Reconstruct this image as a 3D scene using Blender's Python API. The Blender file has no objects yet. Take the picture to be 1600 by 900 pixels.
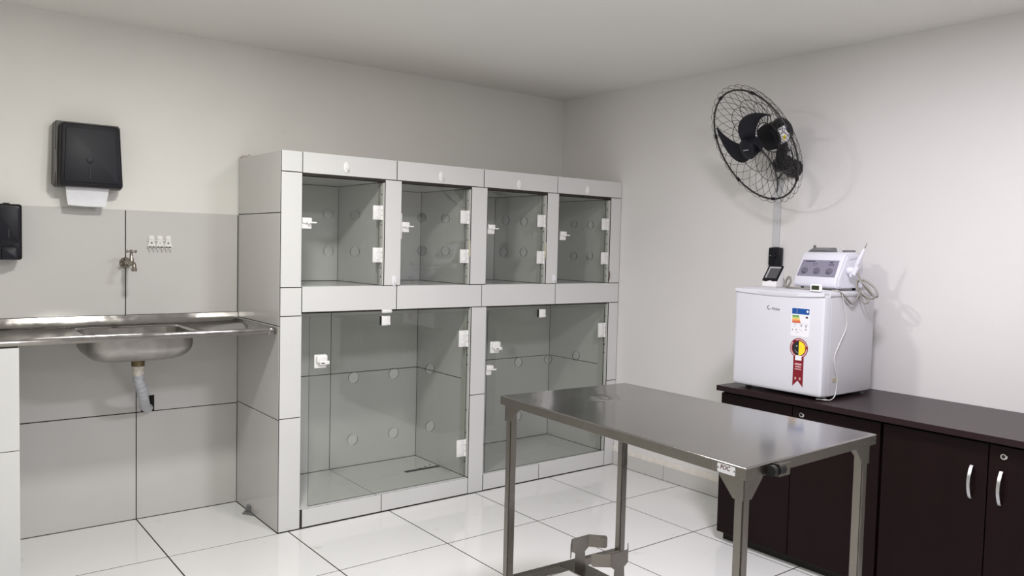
import bpy, bmesh, math, random
from mathutils import Vector, Matrix, noise
random.seed(4)
S = bpy.context.scene
COL = S.collection

# ------------------------------------------------------------------ camera
cd = bpy.data.cameras.new('camera'); cam = bpy.data.objects.new('camera', cd); COL.objects.link(cam)
cd.sensor_width = 36; cd.sensor_fit = 'HORIZONTAL'; cd.lens = 28.0037; cd.clip_start = 0.02
RM = ((0.789053, 0.012301, -0.614202), (-0.613843, 0.055387, -0.787483), (0.024332, 0.998389, 0.051254))
m4 = Matrix(RM).to_4x4(); m4.translation = (-4.036613, -4.586768, 1.523642)
cam.matrix_world = m4; S.camera = cam

# ------------------------------------------------------------------ world, lights, exposure
w = bpy.data.worlds.new('world'); S.world = w; w.use_nodes = True
w.node_tree.nodes['Background'].inputs[0].default_value = (.8, .82, .85, 1)
w.node_tree.nodes['Background'].inputs[1].default_value = .25

def area(name, loc, size, power, col):
    l = bpy.data.lights.new(name, 'AREA'); l.shape = 'DISK'; l.size = size; l.energy = power; l.color = col
    o = bpy.data.objects.new(name, l); COL.objects.link(o); o.location = loc
    return o
area('ceiling_lamp', (-3.0, -1.85, 2.615), .22, 36, (1, .985, .93))
area('ceiling_lamp.001', (-1.75, -3.3, 2.615), .42, 49, (1, .955, 1.05))
area('ceiling_lamp.002', (-3.6, -5.2, 2.615), .5, 22, (1, .98, .97))
S.view_settings.view_transform = 'Standard'; S.view_settings.look = 'None'
S.view_settings.exposure = 0.06; S.view_settings.gamma = 1; S.view_settings.use_curve_mapping = False

# ------------------------------------------------------------------ materials
def mat(name, col, rough=.5, metal=0.0, var=.0, vscale=3.0, rvar=.0, bump=.0, bscale=60, stretch=None, spec=None, stain=None, coat=0):
    m = bpy.data.materials.new(name); m.use_nodes = True
    nt = m.node_tree; b = nt.nodes['Principled BSDF']; L = nt.links
    b.inputs['Base Color'].default_value = (*col, 1); b.inputs['Roughness'].default_value = rough
    b.inputs['Metallic'].default_value = metal
    if spec is not None: b.inputs['Specular IOR Level'].default_value = spec
    if coat: b.inputs['Coat Weight'].default_value = coat; b.inputs['Coat Roughness'].default_value = .08
    tc = nt.nodes.new('ShaderNodeNewGeometry'); mp = nt.nodes.new('ShaderNodeMapping')
    L.new(tc.outputs['Position'], mp.inputs[0])
    if stretch: mp.inputs['Scale'].default_value = stretch
    def nz(sc, det=4):
        n = nt.nodes.new('ShaderNodeTexNoise'); n.inputs['Scale'].default_value = sc; n.inputs['Detail'].default_value = det
        L.new(mp.outputs[0], n.inputs['Vector']); return n
    last = None
    if var:
        n = nz(vscale); r = nt.nodes.new('ShaderNodeMapRange'); L.new(n.outputs['Fac'], r.inputs[0])
        r.inputs[1].default_value = .3; r.inputs[2].default_value = .7
        r.inputs[3].default_value = 1 - var; r.inputs[4].default_value = 1 + var
        mx = nt.nodes.new('ShaderNodeMix'); mx.data_type = 'RGBA'; mx.blend_type = 'MULTIPLY'; mx.inputs[0].default_value = 1
        mx.inputs[6].default_value = (*col, 1); L.new(r.outputs[0], mx.inputs[7]); last = mx.outputs[2]
    if stain:
        n = nz(stain[1], 6); r = nt.nodes.new('ShaderNodeMapRange'); L.new(n.outputs['Fac'], r.inputs[0])
        r.inputs[1].default_value = stain[2]; r.inputs[2].default_value = stain[2] + .12
        r.inputs[3].default_value = 0; r.inputs[4].default_value = stain[3]
        mx = nt.nodes.new('ShaderNodeMix'); mx.data_type = 'RGBA'
        L.new(r.outputs[0], mx.inputs[0])
        if last: L.new(last, mx.inputs[6])
        else: mx.inputs[6].default_value = (*col, 1)
        mx.inputs[7].default_value = (*stain[0], 1); last = mx.outputs[2]
    if last: L.new(last, b.inputs['Base Color'])
    if rvar:
        n = nz(vscale * 2.3); r = nt.nodes.new('ShaderNodeMapRange'); L.new(n.outputs['Fac'], r.inputs[0])
        r.inputs[1].default_value = .3; r.inputs[2].default_value = .7
        r.inputs[3].default_value = max(.02, rough - rvar); r.inputs[4].default_value = rough + rvar
        L.new(r.outputs[0], b.inputs['Roughness'])
    if bump:
        n = nz(bscale); bp = nt.nodes.new('ShaderNodeBump'); bp.inputs['Strength'].default_value = bump
        bp.inputs['Distance'].default_value = .002
        L.new(n.outputs['Fac'], bp.inputs['Height']); L.new(bp.outputs[0], b.inputs['Normal'])
    return m

def glass_mat(name, tint, base=.045, edge=False):
    m = bpy.data.materials.new(name); m.use_nodes = True
    nt = m.node_tree; nt.nodes.clear(); L = nt.links
    out = nt.nodes.new('ShaderNodeOutputMaterial'); tr = nt.nodes.new('ShaderNodeBsdfTransparent'); tr.inputs[0].default_value = (*tint, 1)
    gl = nt.nodes.new('ShaderNodeBsdfGlossy'); gl.inputs['Roughness'].default_value = .015
    lw = nt.nodes.new('ShaderNodeLayerWeight'); lw.inputs[0].default_value = .5
    pw = nt.nodes.new('ShaderNodeMath'); pw.operation = 'POWER'; L.new(lw.outputs['Facing'], pw.inputs[0]); pw.inputs[1].default_value = 5
    ma = nt.nodes.new('ShaderNodeMath'); ma.operation = 'MULTIPLY_ADD'; L.new(pw.outputs[0], ma.inputs[0]); ma.inputs[1].default_value = .9; ma.inputs[2].default_value = base
    mx = nt.nodes.new('ShaderNodeMixShader'); L.new(ma.outputs[0], mx.inputs[0]); L.new(tr.outputs[0], mx.inputs[1]); L.new(gl.outputs[0], mx.inputs[2])
    # faint dust film, uneven over the pane
    df = nt.nodes.new('ShaderNodeBsdfDiffuse'); df.inputs[0].default_value = (.6, .62, .58, 1)
    n = nt.nodes.new('ShaderNodeTexNoise'); n.inputs['Scale'].default_value = 5; r = nt.nodes.new('ShaderNodeMapRange')
    L.new(n.outputs['Fac'], r.inputs[0]); r.inputs[3].default_value = .0; r.inputs[4].default_value = .012
    m2 = nt.nodes.new('ShaderNodeMixShader'); L.new(r.outputs[0], m2.inputs[0]); L.new(mx.outputs[0], m2.inputs[1]); L.new(df.outputs[0], m2.inputs[2])
    L.new(m2.outputs[0], out.inputs[0])
    return m

M = {}
M['plaster'] = mat('plaster', (.775, .768, .73), .7, var=.025, vscale=2.2, bump=.12, bscale=220, stain=((.5, .47, .43), 9, .70, .35))
M['plaster_right'] = mat('plaster_right', (.785, .77, .757), .65, var=.02, vscale=1.6, bump=.12, bscale=200)
M['ceil'] = mat('ceiling_paint', (.81, .802, .765), .8, var=.015, vscale=1.5)
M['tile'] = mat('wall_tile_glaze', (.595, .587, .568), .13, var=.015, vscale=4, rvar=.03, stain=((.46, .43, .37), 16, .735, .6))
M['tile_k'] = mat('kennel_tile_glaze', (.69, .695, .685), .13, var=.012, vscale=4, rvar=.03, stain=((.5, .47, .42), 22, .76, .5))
M['floor'] = mat('floor_tile_glaze', (.79, .792, .782), .09, var=.015, vscale=2.5, rvar=.03, stain=((.50, .47, .42), 6, .66, .45))
M['grout'] = mat('dark_grout', (.030, .026, .022), .95, var=.3, vscale=30)
M['grout_light'] = mat('grey_grout', (.30, .28, .26), .9, var=.2, vscale=30)
M['mortar'] = mat('mortar', (.55, .51, .46), .95, var=.2, vscale=40, bump=.6, bscale=90)
M['mortar_pale'] = mat('pale_mortar', (.74, .70, .64), .9, var=.08, vscale=30, bump=.5, bscale=90)
M['steel'] = mat('stainless_steel', (.245, .23, .205), .30, 1, var=.06, vscale=6, rvar=.05)
M['steel_top'] = mat('worn_stainless_top', (.39, .382, .376), .125, 1, var=.025, vscale=3, rvar=.02)
M['steel_sink'] = mat('sink_steel', (.35, .335, .32), .14, 1, var=.1, vscale=9, rvar=.05, bump=.02, bscale=14)
M['basin'] = mat('scuffed_basin_steel', (.36, .345, .325), .36, 1, var=.14, vscale=14, rvar=.08, bump=.06, bscale=20)
M['chrome'] = mat('chrome', (.7, .69, .67), .12, 1, var=.05, vscale=30)
M['old_chrome'] = mat('tarnished_chrome', (.36, .33, .29), .24, 1, var=.3, vscale=60)
M['brass'] = mat('dirty_brass', (.20, .16, .09), .5, .8, var=.3, vscale=60)
M['black'] = mat('black_plastic', (.007, .007, .010), .38, var=.1, vscale=20, spec=.3)
M['black_panel'] = mat('smoked_black_panel', (.013, .0125, .018), .42, var=.06, vscale=10, spec=.2)
M['black_side'] = mat('charcoal_plastic', (.075, .073, .066), .5, var=.06, vscale=10)
M['rubber'] = mat('black_rubber', (.008, .008, .008), .7)
M['wire'] = mat('black_coated_wire', (.02, .019, .018), .45)
M['white'] = mat('white_plastic', (.86, .86, .85), .3, var=.01)
M['cream'] = mat('ivory_plastic', (.80, .80, .76), .35)
M['paper'] = mat('paper_towel', (.78, .79, .82), .9, var=.03, vscale=20)
M['pipe'] = mat('grey_pvc', (.50, .52, .55), .4, var=.04, vscale=20)
M['fitting'] = mat('stained_white_fitting', (.66, .62, .55), .5, var=.2, vscale=50)
M['wood'] = mat('dark_wenge_laminate', (.0105, .0045, .005), .36, var=.16, vscale=4, stretch=(1, 1, .08), spec=.12)
M['wood_top'] = mat('wenge_laminate_top', (.020, .0105, .012), .30, var=.12, vscale=5, stretch=(1, .1, 1), spec=.18)
M['dark'] = mat('black_void', (.005, .005, .005), .9)
M['alu'] = mat('satin_aluminium', (.62, .62, .63), .3, 1)
M['jamb'] = mat('pale_jamb_strip', (.56, .57, .53), .4)
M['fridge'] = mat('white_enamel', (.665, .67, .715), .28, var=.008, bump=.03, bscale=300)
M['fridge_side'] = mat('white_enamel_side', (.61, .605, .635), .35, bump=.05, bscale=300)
M['device'] = mat('gloss_white_abs', (.78, .78, .86), .22)
M['panel'] = mat('mauve_panel', (.27, .255, .33), .35)
M['panel_dark'] = mat('panel_ink', (.05, .05, .13), .4)
M['knob'] = mat('grey_knob', (.16, .155, .20), .35)
M['grey'] = mat('grey_plastic', (.20, .205, .21), .45)
M['cable'] = mat('grey_cable', (.30, .285, .26), .5)
M['wcable'] = mat('white_cable', (.80, .79, .77), .45)
M['lcd'] = mat('lcd_dark', (.03, .04, .02), .25)
M['screen'] = mat('grey_screen', (.085, .085, .09), .3)
M['screen_rim'] = mat('silver_rim', (.42, .42, .44), .35)
M['blue'] = mat('print_blue', (.005, .075, .30), .4)
M['green'] = mat('print_green', (.10, .27, .06), .4)
M['lgreen'] = mat('print_light_green', (.40, .58, .16), .4)
M['yellow'] = mat('print_yellow', (.88, .72, .02), .4)
M['amber'] = mat('print_amber', (.85, .52, .16), .4)
M['orange'] = mat('print_orange', (.72, .26, .09), .4)
M['redor'] = mat('print_red_orange', (.60, .12, .06), .4)
M['red'] = mat('print_red', (.20, .004, .014), .4)
M['pink'] = mat('print_pink', (.62, .36, .36), .4)
M['print'] = mat('print_grey', (.40, .40, .43), .6)
M['ink'] = mat('print_black', (.012, .012, .014), .5)
M['sticker'] = mat('white_sticker', (.80, .80, .83), .4)
M['logo'] = mat('silver_print', (.25, .25, .28), .3, .6)
M['foam'] = mat('old_foam', (.62, .57, .40), .95, bump=.5)
M['dirt'] = mat('dark_dirt', (.06, .055, .045), .95)
M['duct'] = mat('pale_duct', (.62, .62, .64), .45)
M['glass'] = glass_mat('door_glass', (.908, .918, .902))
M['gedge'] = mat('glass_edge', (.055, .085, .075), .15)

# ------------------------------------------------------------------ mesh helpers (all coordinates are world metres)
def nb(): return bmesh.new()
def box(bm, x0, x1, y0, y1, z0, z1, bev=0.0, seg=1):
    r = bmesh.ops.create_cube(bm, size=1)
    vs = r['verts']
    for v in vs:
        v.co = Vector(((x0 + x1) / 2 + v.co.x * (x1 - x0), (y0 + y1) / 2 + v.co.y * (y1 - y0), (z0 + z1) / 2 + v.co.z * (z1 - z0)))
    if bev:
        es = list({e for v in vs for e in v.link_edges})
        bmesh.ops.bevel(bm, geom=es, offset=bev, segments=seg, affect='EDGES', profile=.5)
    return bm
def frame_of(d):
    d = Vector(d).normalized(); a = Vector((0, 0, 1)) if abs(d.z) < .9 else Vector((1, 0, 0))
    x = d.cross(a).normalized(); return x, d.cross(x)
def lathe(bm, p0, axis, prof, seg=20, caps=True):
    """prof: list of (t along axis, radius)"""
    p0 = Vector(p0); axis = Vector(axis).normalized(); x, y = frame_of(axis); rings = []
    for t, r in prof:
        rings.append([bm.verts.new(p0 + axis * t + (x * math.cos(a) + y * math.sin(a)) * max(r, 1e-5)) for a in [2 * math.pi * k / seg for k in range(seg)]])
    for A, B in zip(rings, rings[1:]):
        for k in range(seg): bm.faces.new((A[k], A[(k + 1) % seg], B[(k + 1) % seg], B[k]))
    if caps:
        for R in (rings[0], rings[-1]):
            try: bm.faces.new(R)
            except ValueError: pass
    return bm
def cyl(bm, p0, p1, r, seg=16, r1=None):
    d = Vector(p1) - Vector(p0); return lathe(bm, p0, d, [(0, r), (d.length, r if r1 is None else r1)], seg)
def tube(bm, pts, r, seg=8, closed=False):
    pts = [Vector(p) for p in pts]; n = len(pts); rings = []; px = None
    for i in range(n):
        if closed: d = pts[(i + 1) % n] - pts[i - 1]
        else: d = pts[min(i + 1, n - 1)] - pts[max(i - 1, 0)]
        if d.length < 1e-9: d = Vector((0, 0, 1))
        d.normalize()
        if px is None: px, _ = frame_of(d)
        px = (px - d * px.dot(d))
        if px.length < 1e-6: px, _ = frame_of(d)
        px.normalize(); py = d.cross(px)
        rr = r(i / (n - 1)) if callable(r) else r
        rings.append([bm.verts.new(pts[i] + (px * math.cos(a) + py * math.sin(a)) * rr) for a in [2 * math.pi * k / seg for k in range(seg)]])
    for i in range(n if closed else n - 1):
        A = rings[i]; B = rings[(i + 1) % n]
        for k in range(seg): bm.faces.new((A[k], A[(k + 1) % seg], B[(k + 1) % seg], B[k]))
    if not closed:
        bm.faces.new(rings[0]); bm.faces.new(rings[-1])
    return bm
def spline(pts, n=40, closed=False):
    P = [Vector(p) for p in pts]; out = []; N = len(P)
    segs = N if closed else N - 1
    for s in range(segs):
        p0 = P[(s - 1) % N] if closed or s > 0 else P[0]
        p1 = P[s]; p2 = P[(s + 1) % N]; p3 = P[(s + 2) % N] if closed or s + 2 < N else P[-1]
        k = max(2, n // segs)
        for j in range(k):
            t = j / k
            out.append(.5 * ((2 * p1) + (p2 - p0) * t + (2 * p0 - 5 * p1 + 4 * p2 - p3) * t * t + (3 * p1 - p0 - 3 * p2 + p3) * t ** 3))
    if not closed: out.append(P[-1])
    return out
def prism(bm, poly, fn, d0, d1):
    """poly of (u,v); fn(u,v,d)->xyz"""
    A = [bm.verts.new(fn(u, v, d0)) for u, v in poly]; B = [bm.verts.new(fn(u, v, d1)) for u, v in poly]
    n = len(poly)
    for k in range(n): bm.faces.new((A[k], A[(k + 1) % n], B[(k + 1) % n], B[k]))
    bm.faces.new(A); bm.faces.new(B); return bm
def rrect(cx, cy, w, d, r, n=5):
    o = []
    for sx, sy, a0 in ((1, 1, 0), (-1, 1, 90), (-1, -1, 180), (1, -1, 270)):
        for k in range(n + 1):
            a = math.radians(a0 + 90 * k / n); o.append((cx + sx * (w / 2 - r) + r * math.cos(a), cy + sy * (d / 2 - r) + r * math.sin(a)))
    return o
def loft(bm, loops, cap0=False, cap1=False):
    R = [[bm.verts.new(p) for p in l] for l in loops]
    for A, B in zip(R, R[1:]):
        n = len(A)
        for k in range(n): bm.faces.new((A[k], A[(k + 1) % n], B[(k + 1) % n], B[k]))
    if cap0: bm.faces.new(R[0])
    if cap1: bm.faces.new(R[-1])
    return bm

WORLD = {}
XF = {}
def obj(name, bm, m, parent=None, smooth=False, label=None, turn=None):
    bmesh.ops.recalc_face_normals(bm, faces=bm.faces)
    if turn is not None: bmesh.ops.transform(bm, matrix=turn, verts=bm.verts)
    elif parent is not None and parent.name in XF and 'lead' not in name and 'cable' not in name:
        bmesh.ops.transform(bm, matrix=XF[parent.name], verts=bm.verts); XF[name] = XF[parent.name]
    if parent is not None:
        off = WORLD[parent.name]; bmesh.ops.translate(bm, verts=bm.verts, vec=-off)
        loc = off
    else: loc = Vector((0, 0, 0))
    me = bpy.data.meshes.new(name); bm.to_mesh(me); bm.free()
    me.materials.append(M[m] if isinstance(m, str) else m)
    if smooth:
        for p in me.polygons: p.use_smooth = True
        me.set_sharp_from_angle(angle=math.radians(smooth if smooth > 1 else 40))
    o = bpy.data.objects.new(name, me); COL.objects.link(o)
    if parent is not None: o.parent = parent
    WORLD[o.name] = loc
    if label: o['label'] = label
    return o
def root(name, loc, label=None, cat=None, group=None):
    o = bpy.data.objects.new(name, None); COL.objects.link(o); o.location = loc; o.empty_display_size = .05
    WORLD[o.name] = Vector(loc)
    return tag(o, label, cat, group)
def tag(o, label=None, cat=None, group=None):
    if label: o['label'] = label
    if cat: o['category'] = cat
    if group: o['group'] = group
    return o
def struct(o): o['kind'] = 'structure'; return o
def bx(name, dims, m, parent=None, bev=0, seg=1, label=None):
    return obj(name, box(nb(), *dims, bev, seg), m, parent, smooth=(40 if bev and seg > 1 else False), label=label)
def text_bm(s, size, fn, d=.0006, shear=0, bold=False):
    cu = bpy.data.curves.new('t', 'FONT'); cu.body = s; cu.size = size; cu.extrude = d; cu.align_x = 'CENTER'; cu.align_y = 'CENTER'; cu.shear = shear; cu.resolution_u = 3
    if bold: cu.offset = size * .018
    o = bpy.data.objects.new('t', cu); COL.objects.link(o)
    dg = bpy.context.evaluated_depsgraph_get(); me = bpy.data.meshes.new_from_object(o.evaluated_get(dg))
    bm = nb(); bm.from_mesh(me); bpy.data.objects.remove(o); bpy.data.meshes.remove(me); bpy.data.curves.remove(cu)
    for v in bm.verts: v.co = Vector(fn(v.co.x, v.co.y, v.co.z))
    return bm
def disc(bm, c, n, r, th=.001, seg=24): return lathe(bm, Vector(c), n, [(0, r), (th, r)], seg)

D = .633; H = 2.6375; KX = -2.463

# ------------------------------------------------------------------ room shell
XL, YF = -5.4, -6.2
struct(bx('ceiling', (XL - .1, .1, YF - .1, .12, H, H + .1), 'ceil'))
wb = struct(bx('wall_back', (XL - .1, .1, .006, .12, -.05, H), 'plaster'))
struct(bx('wall_right', (0, .12, YF - .1, .12, -.05, H), 'plaster_right'))
struct(bx('wall_left', (XL - .12, XL, YF - .1, .12, -.05, H), 'plaster'))
struct(bx('wall_front', (XL - .1, .1, YF - .12, YF, -.05, H), 'plaster'))
fl = struct(bx('floor', (XL - .1, .1, YF - .1, .12, -.10, -.0009), 'grout'))

# floor tiles: shared mesh for the full ones
GX0, TA, TB, GAP = -3.006, .60, .608, .0065
def tile_me(name, w, d, th, m, bev=.0012):
    bm = box(nb(), 0, w, -d, 0, -th, 0, .0008); me = bpy.data.meshes.new(name); bm.to_mesh(me); bm.free(); me.materials.append(M[m]); return me
full = tile_me('floor_tile', TA - GAP, TB - GAP, .012, 'floor')
first = tile_me('floor_tile_cut', TA - GAP, D - GAP, .012, 'floor')
for i in range(-4, 5):
    for j in range(-1, 9):
        x0 = GX0 + TA * i; y1 = 0 if j < 0 else -D - TB * j
        if j < 0 and x0 > KX - .1: continue
        o = bpy.data.objects.new('floor_tile', first if j < 0 else full)
        if j < 0 and x0 + TA > KX:
            o = bpy.data.objects.new('floor_tile', tile_me('floor_tile_narrow', KX - x0 - GAP, D - GAP, .012, 'floor'))
        COL.objects.link(o); o.parent = fl
        o.location = (x0 + GAP / 2, y1 - GAP / 2, random.uniform(-.0004, .0004))

# back wall tiles in the sink niche
gb = bx('grout_bed', (-4.3, KX, .0006, .007, 0, 1.668), 'grout', wb)
def wt(x0, x1, z0, z1): return bx('wall_tile', (x0 + .0026, x1 - .0026, -.001, .006, z0 + .0026, z1 - .0026), 'tile', wb, .0008)
wt(-4.2, -3.606, 0, .585); wt(-3.606, -3.006, 0, .585); wt(-3.006, KX, 0, .585)
wt(-4.2, -3.606, .585, 1.09); wt(-3.606, -3.006, .585, 1.09)
wt(-4.2, -3.659, 1.112, 1.672); wt(-3.659, -3.059, 1.112, 1.672); wt(-3.059, KX - .002, 1.112, 1.672)
# tile with a square cut-out for the waste pipe, and the small filler strip left of it
x0, x1 = -3.004, KX - .002
prism_poly = [(-2.915, .587), (x1, .587), (x1, 1.088), (x0, 1.088), (x0, .672), (-2.915, .672)]
obj('wall_tile', prism(nb(), prism_poly, lambda u, v, d: (u, d, v), -.001, .006), 'tile', wb)
bx('wall_tile', (x0, -2.982, -.001, .006, .587, .669), 'tile', wb)
bx('pipe_hole', (-2.981, -2.916, -.0003, .0004, .588, .671), 'dark', wb)

# skirting tiles on the right wall
bb = struct(bx('baseboard_right', (-.006, .0, YF, -D - .001, 0, .10), 'grout_light'))
ys = [-D - .004, -1.108, -1.712, -2.316, -2.92, -3.524, -4.128, -4.732, -5.336, -5.94]
for a, b in zip(ys, ys[1:]):
    bx('skirting_tile', (-.012, -.005, b + .004, a, .003, .099), 'tile', bb, .001)
bm = nb(); prev = None; N = 60
for k in range(N + 1):
    y = -D - .002 - 1.35 * k / N
    h = .028 + .022 * noise.noise(Vector((y * 9, 3.1, 0))) + .012 * noise.noise(Vector((y * 31, 1, 0)))
    t = .010 + .004 * noise.noise(Vector((y * 22, 0, 5)))
    cur = [bm.verts.new(c) for c in ((-.0005, y, .098), (-t - .003, y, .099), (-t, y, .104 + .3 * h), (-.003, y, .10 + max(.012, h)), (-.0005, y, .10 + max(.012, h) + .004))]
    if prev:
        for q in range(4): bm.faces.new((prev[q], prev[q + 1], cur[q + 1], cur[q]))
    prev = cur
obj('mortar_bead', bm, 'mortar_pale', bb, smooth=60)

# ------------------------------------------------------------------ tiled kennel block
K = root('animal_kennel', (-1.23, -.32, 0), 'bank of six white tiled kennels with glass doors in the room corner', 'kennel')
GT = .0045
def kt(x0, x1, y0, y1, z0, z1, m='tile_k'): return bx('tile', (x0, x1, y0, y1, z0, z1), m, K, .0008)
def ft(x0, x1, z0, z1, dy=0): return kt(x0 + GT / 2, x1 - GT / 2, -D + dy, -D + .008 + dy, z0 + GT / 2, z1 - GT / 2)
UP = [(-2.348, -1.863), (-1.757, -1.277), (-1.158, -.677), (-.577, -.100)]     # upper openings
LO = [(-2.343, -1.260), (-1.147, -.094)]
for a, b in LO: bx('masonry', (a + .001, b - .001, -D + .0082, -D + .013, 1.147, 1.160), 'grout', K)                                         # lower openings
def core(x0, x1, z0, z1, y1=-.002): bx('masonry', (x0 - .006, min(x1 + .006, -.001), -D + .0015, y1, max(0, z0 - .006), z1 + .006), 'grout', K)
core(KX + .008, -2.356, 0, 1.98); core(-1.855, -1.765, 1.16, 1.98); core(-1.269, -1.166, 1.16, 1.98)
core(-.669, -.585, 1.16, 1.98); core(-.092, -.002, 1.16, 1.98); core(-.086, -.002, 0, 1.16); core(-1.252, -1.155, 0, 1.16)
core(KX + .008, -.002, 1.876, 1.983); core(KX + .008, -.002, 1.163, 1.282); core(KX + .008, -.002, 0, .094)
bx('masonry', (KX + .008, -.002, -.009, .004, 0, 1.98), 'grout', K)
# front faces
ft(KX, -2.348, 1.884, 1.993)
for a, b in ((-2.348, -1.790), (-1.790, -1.187), (-1.187, -.593), (-.593, -.001)):
    ft(a, b, 1.882, 1.994, random.uniform(-.001, .001))
ft(KX, -2.348, 1.286, 1.884); ft(-1.863, -1.757, 1.291, 1.882); ft(-1.277, -1.158, 1.291, 1.882); ft(-.677, -.577, 1.291, 1.882); ft(-.100, -.001, 1.291, 1.882)
ft(KX, -2.345, 1.137, 1.286)
for a, b in ((-2.345, -1.780), (-1.780, -1.187), (-1.187, -.590), (-.590, -.001)):
    ft(a, b, 1.154, 1.291, random.uniform(-.001, .001))
ft(KX, -2.343, .601, 1.137); ft(KX, -2.343, .002, .601)
ft(-1.260, -1.147, .613, 1.154); ft(-1.260, -1.147, .002, .613)
ft(-.094, -.001, .605, 1.154); ft(-.094, -.001, .002, .605)
ft(-2.333, -1.857, .004, .103); ft(-1.857, -1.260, .004, .103); ft(-1.145, -.692, .004, .105); ft(-.692, -.094, .004, .112)
# outer left side
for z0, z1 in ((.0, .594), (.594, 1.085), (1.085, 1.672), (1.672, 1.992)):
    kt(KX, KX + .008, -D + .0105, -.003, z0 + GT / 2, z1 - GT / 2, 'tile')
# linings
def lining(x0, x1, z0, z1, yb, xs, zs, fy=()):
    yf = -D + .0095
    zz = [z0] + zs + [z1]; xx = [x0] + xs + [x1]; g = GT / 2
    for za, zb in zip(zz, zz[1:]):
        for xa, xb in zip(xx, xx[1:]): kt(xa + g, xb - g, yb, yb + .007, za + g, zb - g)
        kt(x1 - .001, x1 + .007, yf, yb - .002, za + g, zb - g)
        kt(x0 - .007, x0 + .001, yf, yb - .002, za + g, zb - g)
    kt(x0 + g, x1 - g, yf, yb - .002, z1, z1 + .007)
    yy = [yf] + list(fy) + [yb - .002]
    for ya, yb2 in zip(yy, yy[1:]):
        for xa, xb in zip(xx, xx[1:]): kt(xa + g, xb - g, ya + g, yb2 - g, z0 - .008, z0)
for i, (a, b) in enumerate(UP): lining(a, b, 1.290, 1.868, -.045 - .01 * i, [], [])
lining(*LO[0], .103, 1.156, -.012, [-1.885], [.705], (-.34,))
lining(*LO[1], .103, 1.156, -.012, [-.712], [.712], (-.34,))
for i in range(4):
    a, b = UP[i]
    bx('masonry', (a + .001, b - .001, -D + .0082, -D + .013, 1.8655, 1.881), 'grout', K)
    bx('masonry', (a - .006, b + .006, -.0425 - .01 * i, -.002, 1.285, 1.875), 'grout', K)
# thin black plate painting the shade of the drain recess, left lower kennel floor
bx('drain_shade_plate', (-1.52, -1.268, -.335, -.300, .1025, .1040), 'dark', K)
for k in range(3): obj('dirt_speck', lathe(nb(), (-1.40 + .05 * k, -.30 + .02 * k, .1035), (0, 0, 1), [(0, .007), (.003, .004)], 8), 'dirt', K)
# mortar crumbs on the top left rear corner
bm = nb()
for k in range(14):
    x = random.uniform(KX + .01, KX + .09); y = random.uniform(-.10, -.012); s = random.uniform(.006, .016)
    r = bmesh.ops.create_icosphere(bm, subdivisions=1, radius=s)
    for v in r['verts']: v.co = Vector((v.co.x * random.uniform(.7, 1.5), v.co.y * random.uniform(.7, 1.5), v.co.z * .8)) + Vector((x, y, 1.991 + s * .6))
obj('mortar_crumbs', bm, 'mortar', K)['kind'] = 'stuff'
bx('top_slab', (KX + .006, -.002, -D + .009, -.002, 1.9892, 1.991), 'mortar', K)

# glass doors ------------------------------------------------------
GY = -.605
def glass_door(x0, x1, z0, z1, holes, hr):
    cu = bpy.data.curves.new('g', 'CURVE'); cu.dimensions = '2D'; cu.fill_mode = 'BOTH'; cu.extrude = .003
    def sp(pts):
        s = cu.splines.new('POLY'); s.points.add(len(pts) - 1); s.use_cyclic_u = True
        for q, (u, v) in zip(s.points, pts): q.co = (u, v, 0, 1)
    sp([(x0, z0), (x1, z0), (x1, z1), (x0, z1)])
    for hx, hz in holes: sp([(hx + hr * math.cos(2 * math.pi * k / 28), hz + hr * math.sin(2 * math.pi * k / 28)) for k in range(28)])
    o = bpy.data.objects.new('g', cu); COL.objects.link(o)
    dg = bpy.context.evaluated_depsgraph_get(); me = bpy.data.meshes.new_from_object(o.evaluated_get(dg))
    bm = nb(); bm.from_mesh(me); bpy.data.objects.remove(o); bpy.data.meshes.remove(me)
    bmesh.ops.remove_doubles(bm, verts=bm.verts, dist=1e-5)
    for v in bm.verts: v.co = Vector((v.co.x, GY + v.co.z, v.co.y))
    g = obj('glass_door', bm, 'glass', K)
    g.data.materials.append(M['gedge'])
    for p in g.data.polygons:
        if abs(p.normal.y) < .5: p.material_index = 1
    return g
def hinge(door, xr, z0, z1, wd=.072):
    """white leaf screwed to the glass, knuckles on the jamb side; xr = right end"""
    bm = nb(); y = GY - .003
    box(bm, xr - wd, xr - .022, y - .011, y, z0, z1, .004, 2)
    h = z1 - z0
    for a, b in ((0, .30), (.33, .67), (.70, 1)): cyl(bm, (xr - .015, y - .006, z0 + h * a), (xr - .015, y - .006, z0 + h * b), .0085 if a != .33 else .007, 12)
    box(bm, xr - .024, xr - .014, y - .008, y - .001, z0 + h * .05, z0 + h * .28, .001); box(bm, xr - .024, xr - .014, y - .008, y - .001, z0 + h * .72, z0 + h * .95, .001)
    for q in (.25, .75): lathe(bm, (xr - wd * .62, y - .010, z0 + h * q), (0, -1, 0), [(0, .0095), (.003, .0085), (.004, .006)], 14)
    obj('hinge', bm, 'white', door, smooth=35)
def latch(door, x, z, pin=True, sc=1.0):
    bm = nb(); y = GY - .003
    box(bm, x - .028 * sc, x + .026 * sc, y - .016, y, z - .006 * sc, z + .024 * sc, .005, 2)
    box(bm, x - .028 * sc, x + .026 * sc, y - .007, y, z - .034 * sc, z + .024 * sc, .002, 2)
    cyl(bm, (x + .004 * sc, y - .026, z + .002 * sc), (x + .004 * sc, y, z + .002 * sc), .010 * sc, 14)
    if pin: box(bm, x + .015 * sc, x + .050 * sc, y - .021, y - .012, z - .005 * sc, z + .003 * sc, .002, 2)
    o = obj('latch', bm, 'white', door, smooth=35); return o
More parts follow.
